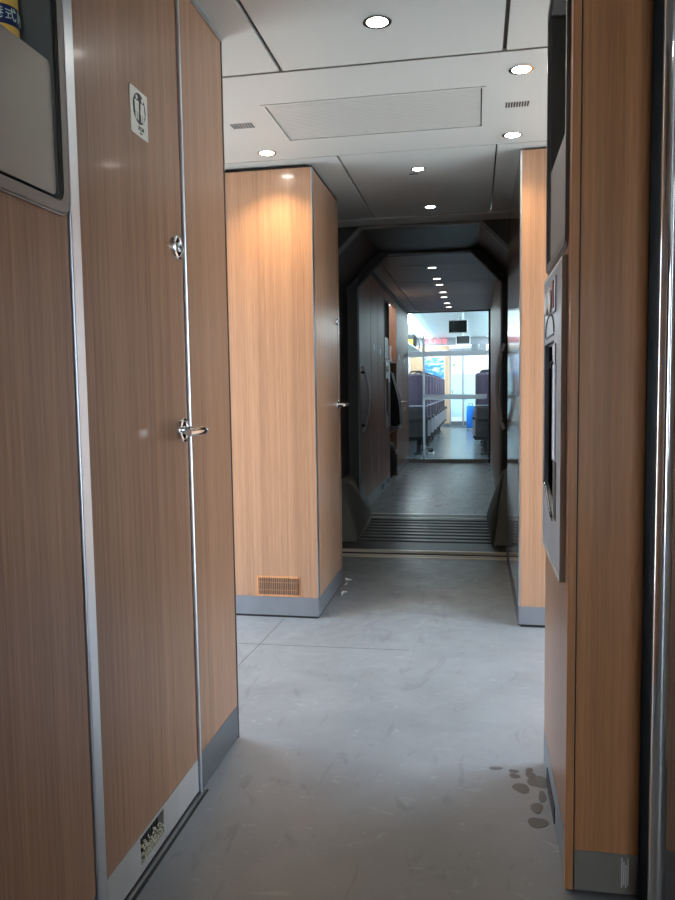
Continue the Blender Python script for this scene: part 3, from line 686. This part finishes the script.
# grab handles at the gangway
def handle(x, y, zt, zb, out, s, label):
    g = root('curved_grab_bar', (x, y, zb), label, 'handle'); n = 12
    pts = [(x+s*(.012+out*math.sin(PI*(i+.0)/n)**.8), y, zt+(zb-zt)*i/n) for i in range(n+1)]
    link('bar', add_tube(bm_new(), pts, .014, 10), 'steel', g, smooth=True)
    for z in (zt-.06, zb+.06): link('bracket', add_cyl(bm_new(), (x, y, z), (s, 0, 0), .014, .014, .012+out*.5, 12), 'darkgrey', g, smooth=True)
handle(HX0, 7.05, 1.40, .78, .06, 1, 'curved upright grab rail on the gangway left side')
handle(.21, 5.55, 1.49, .88, .05, -1, 'curved upright grab rail on the gangway right side')

# ------------------------------------------------------------------ glass door
gd = struct('door_2', (-.43, YD, 0), 'glazed sliding door to the seating saloon with frosted bands', 'door')
link('frame', holed('y', -1.14, .32, 0, HH, YD-.03, YD+.05, [(-1.065, .19, .055, HH-.02)]), 'darkgrey', gd)
link('sill', box(-1.06, .19, YD-.05, YD-.03, 0, .05), 'steel', gd)
link('edge_seal', box(.19, .235, YD-.06, YD-.03, 0, HH), 'black', gd)
p1 = link('pane', box(-1.065, -.83, YD+.01, YD+.02, .055, HH-.02), 'glass', gd)
p2 = link('pane', box(-.83, .19, YD-.01, YD, .055, HH-.02), 'glass', gd)
link('leaf_edge', box(-.835, -.80, YD-.014, YD+.004, .055, HH-.35), 'frost', gd)
link('frosted_band', box(-.80, .185, YD-.013, YD-.0105, 1.685, 1.765), 'frost', gd); link('frosted_band', box(-.80, .165, YD-.013, YD-.0105, 1.005, 1.08), 'frost', gd)
link('frosted_band', box(-1.06, -.84, YD+.006, YD+.0095, 1.685, 1.765), 'frost', gd)

# ------------------------------------------------------------------ saloon
SH, YE = 2.72, 23.5
win = [(12.7+k*1.8, 14.1+k*1.8, .85, 1.85) for k in range(6)]
for nm, x0, x1, side in (('wall_left', WL-.08, WL, 'left'), ('wall_right', WR, WR+.08, 'right')):
    side_wall(nm, x0, x1, win, 'white saloon wall with windows on the '+side, YD+.05, YE, h=SH)
n = 0
for w in win:
    for nm, x in (('left', WL-.04), ('right', WR+.04)):
        n += 1
        wn = link('window_%d' % n, box(x-.004, x+.004, w[0], w[1], w[2], w[3]), 'glass'); tag(wn, 'saloon window pane on the %s side' % nm, 'window', 'saloon windows', 'structure')
portal((WL-.06, 17.9, 1.35), (0, -PI/2, 0), 1.1, 10.6); portal((WR+.06, 17.9, 1.35), (0, PI/2, 0), 1.1, 10.6)
sce = struct('ceiling', (-.4, 18, SH), 'bright white saloon ceiling', 'ceiling')
link('panel', box(WL, -1.15, YD+.05, YE, SH, SH+.02), 'salwhite', sce); link('panel', box(-1.14, .34, YD+.05, YE, SH, SH+.02), 'salwhite', sce); link('panel', box(.35, WR, YD+.05, YE, SH, SH+.02), 'salwhite', sce)
link('void', box(WL, WR, YD, YE, SH+.03, SH+.05), 'darkgrey', sce)
wbk = link('wall_front', holed('y', WL, WR, 0, SH, YD+.05, YD+.09, [(-1.1, .28, 0, HH)]), 'salwhite'); tag(wbk, 'white bulkhead around the glazed door, saloon side', 'wall', kind='structure')
for x, w in ((-1.45, 'left'), (.65, 'right')):
    g = root('added_strip_light', (x, 17.8, SH), 'added long ceiling light strip brightening the %s of the saloon' % w, 'light')  # both glowing strips are added to brighten the saloon
    link('diffuser', box(x-.12, x+.12, 12.6, 23.2, SH-.02, SH-.004), 'added_strip_light', g); link('housing', box(x-.15, x+.15, 12.55, 23.25, SH-.008, SH), 'salwhite', g)
# end wall
we = struct('wall_back', (-.4, YE, 0), 'far end wall of the saloon with wood panel and pale doors', 'wall')
link('wood_panel', box(WL, -.80, YE, YE+.05, .1, 2.48), 'salwood', we)
link('bulkhead', box(WL, WR, YE, YE+.05, 2.485, SH), 'seatgrey', we)
link('white_panel', box(-.79, WR, YE, YE+.05, .0, 2.475), 'salwhite', we)
link('kick_plate', box(WL, -.8, YE-.004, YE+.05, 0, .1), 'steel_dark', we)
d3 = struct('door_3', (-.55, YE, 0), 'pale cyan narrow door in the far saloon end wall', 'door')
link('leaf', box(-.75, -.42, YE-.03, YE-.001, .16, 2.30), 'salwhite', d3); link('lower_panel', box(-.74, -.43, YE-.034, YE-.03, .30, 1.62), 'cyan', d3)
link('kick_plate', box(-.76, -.40, YE-.036, YE-.03, .02, .16), 'steel_dark', d3)
for x in (-.78, -.395): link('jamb', box(x-.018, x+.018, YE-.045, YE-.001, 0, 2.34), 'seatgrey', d3)
link('lintel', box(-.80, .3, YE-.045, YE-.001, 2.34, 2.38), 'seatgrey', d3)
link('handle', box(-.73, -.71, YE-.05, YE-.03, 1.02, 1.12), 'ink', d3)
link('second_panel', box(-.37, .3, YE-.02, YE-.001, .16, 1.60), 'cyan', d3)
link('second_kick_plate', box(-.37, .6, YE-.024, YE-.001, .02, .16), 'steel_dark', d3)
link('green_mark', box(-.70, -.64, YE-.036, YE-.03, 1.84, 1.92), 'greenmark', d3)
bm = bm_new(); add_prism(bm, [(-.56, 1.83), (-.47, 1.83), (-.515, 1.92)], 'xz', YE-.036, YE-.03); link('warning_mark', bm, 'yellowmark', d3)
po = root('poster', (-1.26, YE, 1.63), 'blue sky poster with white clouds on the end wall', 'poster')
link('sheet', box(-1.55, -.97, YE-.012, YE-.002, 1.0, 2.12), 'poster', po); link('edge', holed('y', -1.565, -.955, .985, 2.135, YE-.014, YE-.001, [(-1.55, -.97, 1.0, 2.12)]), 'alu', po)
ws = root('sign_plate', (-1.07, YE, 2.2), 'white sign plate with dark marks above the blue poster', 'sign')
link('plate', box(-1.31, -.84, YE-.02, YE-.001, 2.20, 2.34), 'white', ws)
for a, b in ((-1.06, -.98), (-.96, -.90)): link('mark', box(a, b, YE-.024, YE-.02, 2.225, 2.31), 'ink', ws)
le = root('led_display', (-1.2, YE, 2.5), 'red lettered display on the bulkhead above the sign', 'display')
link('case', box(-1.58, -.86, YE-.04, YE-.001, 2.515, 2.705), 'seatgrey', le)
bm = bm_new()
for cx0, segs in ((-1.53, ((0, .12, .0, .022), (0, .12, .05, .072), (0, .12, .10, .12), (.05, .07, 0, .12))), (-1.36, ((0, .12, .1, .12), (.05, .07, 0, .12), (0, .12, .05, .07))),
                  (-1.20, ((.0, .02, 0, .12), (.1, .12, 0, .12), (0, .12, .1, .12), (0, .12, .05, .07))), (-1.00, ((0, .10, .1, .12), (0, .10, .05, .07), (0, .10, 0, .02), (.08, .10, .06, .12), (0, .02, 0, .06)))):
    bm = bm_new()
    for a, b, c, d in segs: add_box(bm, cx0+a, cx0+b, YE-.044, YE-.04, 2.55+c, 2.55+d)
    link('character', bm, 'led', le)
def monitor(x0, x1, y, z0, z1, label):
    g = root('monitor', ((x0+x1)/2, y, z0), label, 'screen')
    link('housing', box(x0-.015, x1+.015, y+.004, y+.05, z0-.015, z1+.015, bev=.004), 'salwhite', g)
    link('screen', box(x0, x1, y, y+.006, z0, z1), 'screen', g)
    link('bracket', box((x0+x1)/2-.02, (x0+x1)/2+.02, y+.02, y+.05, z1+.014, SH), 'salwhite', g)
monitor(-.452, -.155, 13.0, 2.115, 2.315, 'nearer larger black monitor hanging from the saloon ceiling')
monitor(-.375, -.125, 15.0, 2.04, 2.185, 'second smaller black monitor hanging behind the larger one')
for x0, x1, w in ((-.13, .05, 'left'), (.11, .29, 'right')):
    g = root('small_sign', ((x0+x1)/2, YE-.03, 2.27), '%s one of two small dark square signs over end door' % w, 'sign')
    link('panel', box(x0, x1, YE-.06, YE-.046, 2.27, 2.49), 'alcove', g); link('rim', holed('y', x0-.012, x1+.012, 2.258, 2.502, YE-.062, YE-.045, [(x0, x1, 2.27, 2.49)]), 'seatgrey', g)
# luggage racks and bag
for x0, x1, w in ((WL, -1.38, 'left'), (.58, WR, 'right')):
    g = root('luggage_rack', ((x0+x1)/2, 17.5, 2.1), 'pale overhead luggage rack along the %s saloon wall' % w, 'rack')
    link('shelf', box(x0+.001, x1, 12.4, 22.6, 2.10, 2.12), 'cyan', g); xe = x1 if w == 'left' else x0
    link('rail', box(xe-.02, xe+.02, 12.4, 22.6, 2.09, 2.135, bev=.006), 'alu', g)
lb = root('luggage_bag', (-1.52, 17.6, 2.12), 'black and yellow bag on the left luggage rack', 'bag')
bm = bm_new(); add_box(bm, -1.72, -1.36, 17.4, 17.85, 2.121, 2.44, bev=.09, seg=3); link('body', bm, 'bagblack', lb, smooth=True)
bm = bm_new(); add_box(bm, -1.60, -1.42, 17.37, 17.42, 2.15, 2.30, bev=.02); link('pocket', bm, 'yellow', lb, smooth=True)
link('strap', add_tube(bm_new(), [(-1.38, 17.5, 2.38), (-1.30, 17.48, 2.30), (-1.27, 17.47, 2.17), (-1.29, 17.47, 2.06)], .012, 6), 'bagblack', lb)
# suitcase
su = root('suitcase', (-.16, 21.8, 0), 'bright blue upright suitcase in the aisle by right seats', 'suitcase')
link('shell', box(-.27, -.06, 21.6, 21.95, .05, .68, bev=.03), 'blue', su, smooth=True)
link('handle', add_tube(bm_new(), [(-.20, 21.78, .65), (-.20, 21.78, .74), (-.10, 21.78, .74), (-.10, 21.78, .65)], .010, 6), 'ink', su)
for x in (-.24, -.06):
    for y in (21.65, 21.9): link('wheel', add_cyl(bm_new(), (x-.01, y, .028), (1, 0, 0), .028, .028, .02, 12), 'ink', su)

# double seats, backs towards the camera
def make_seats(side):
    """local frame: x=0 is the aisle edge, seats extend to -x (left) or +x (right)"""
    s = -1 if side == 'left' else 1
    g = root('double_seat', (0, 0, 0), 'x', 'seat')
    for k in range(2):
        c = s*(.26+.49*k); a, b = c-.215, c+.215
        bm = bm_new(); add_box(bm, a, b, -.02, .12, .50, 1.44, bev=.045, seg=3)
        for v in bm.verts: v.co.y += (v.co.z-.5)*-.10 + .05*max(0, v.co.z-1.2)
        back = link('backrest', bm, 'seat', g, world=False, smooth=True)
        link('handle', add_tube(bm_new(), [(c-.13*-s*-1, -.06, 1.40), (c-.12*s, -.06, 1.465), (c-.08*s, -.06, 1.485), (c+.05*s, -.06, 1.485), (c+.09*s, -.06, 1.46), (c+.10*s, -.06, 1.40)], .014, 8), 'seatdark', back, world=False, smooth=True)
        bm = bm_new(); add_box(bm, a+.02, b-.02, -.075, -.02, .62, .84, bev=.012); link('back_pocket', bm, 'seatdark', g, world=False)
        link('trim_bar', box(a, b, -.062, -.03, .86, .885, bev=.005), 'seatgrey', g, world=False)
        bm = bm_new(); add_box(bm, a, b, .08, .55, .36, .50, bev=.04, seg=3); link('cushion', bm, 'seat', g, world=False, smooth=True)
        bm = bm_new(); add_box(bm, a+.01, b-.01, -.04, .10, .30, .62, bev=.02); link('rear_shell', bm, 'seatdark', g, world=False)
    for k, c in enumerate((.02, .505, .99)):
        bm = bm_new(); add_box(bm, s*c-.022, s*c+.022, -.02, .42, .62, .68, bev=.012); add_box(bm, s*c-.018, s*c+.018, -.02, .04, .30, .66, bev=.008)
        link('armrest', bm, 'seatdark', g, world=False); 
        if k == 0: link('arm_trim', box(s*c-.024, s*c+.024, -.026, -.02, .34, .62), 'seatgrey', g, world=False)
    bm = bm_new(); add_box(bm, s*.03 if s > 0 else s*.98, s*.98 if s > 0 else s*.03, .05, .45, .26, .34, bev=.01); link('frame', bm, 'seatdark', g, world=False)
    for c in (.22, .78):
        bm = bm_new(); add_box(bm, s*c-.04, s*c+.04, .15, .35, .02, .28, bev=.01); add_box(bm, s*c-.07, s*c+.07, .02, .48, 0, .03, bev=.008); link('pedestal', bm, 'seatdark', g, world=False)
    return g
ords = ('nearest', 'second', 'third', 'fourth', 'fifth', 'sixth', 'seventh', 'farthest')
for side, x in (('left', -.80), ('right', -.06)):
    proto = make_seats(side)
    for k in range(8):
        o = proto if k == 0 else copy_tree(proto)
        o.location = (x, 13.5+1.05*k, 0); o['group'] = 'plum double seats on the %s of the aisle' % side
        o['label'] = '%s plum cloth double seat from the glass door, %s of the aisle' % (ords[k], side)
# one trainer sticking out by the first left seats
sh = root('shoe', (-.80, 13.72, 0), 'dark trainer with white sole beside nearest left seat', 'shoe')
bm = bm_new(); add_prism(bm, [(13.60, .03), (13.60, .10), (13.66, .12), (13.74, .07), (13.84, .055), (13.87, .03)], 'yz', -.85, -.76)
bmesh.ops.bevel(bm, geom=bm.edges[:], offset=.012, segments=2, affect='EDGES'); link('upper', bm, 'bagblack', sh, smooth=True)
link('sole', box(-.855, -.755, 13.59, 13.88, 0, .032, bev=.008), 'white', sh)
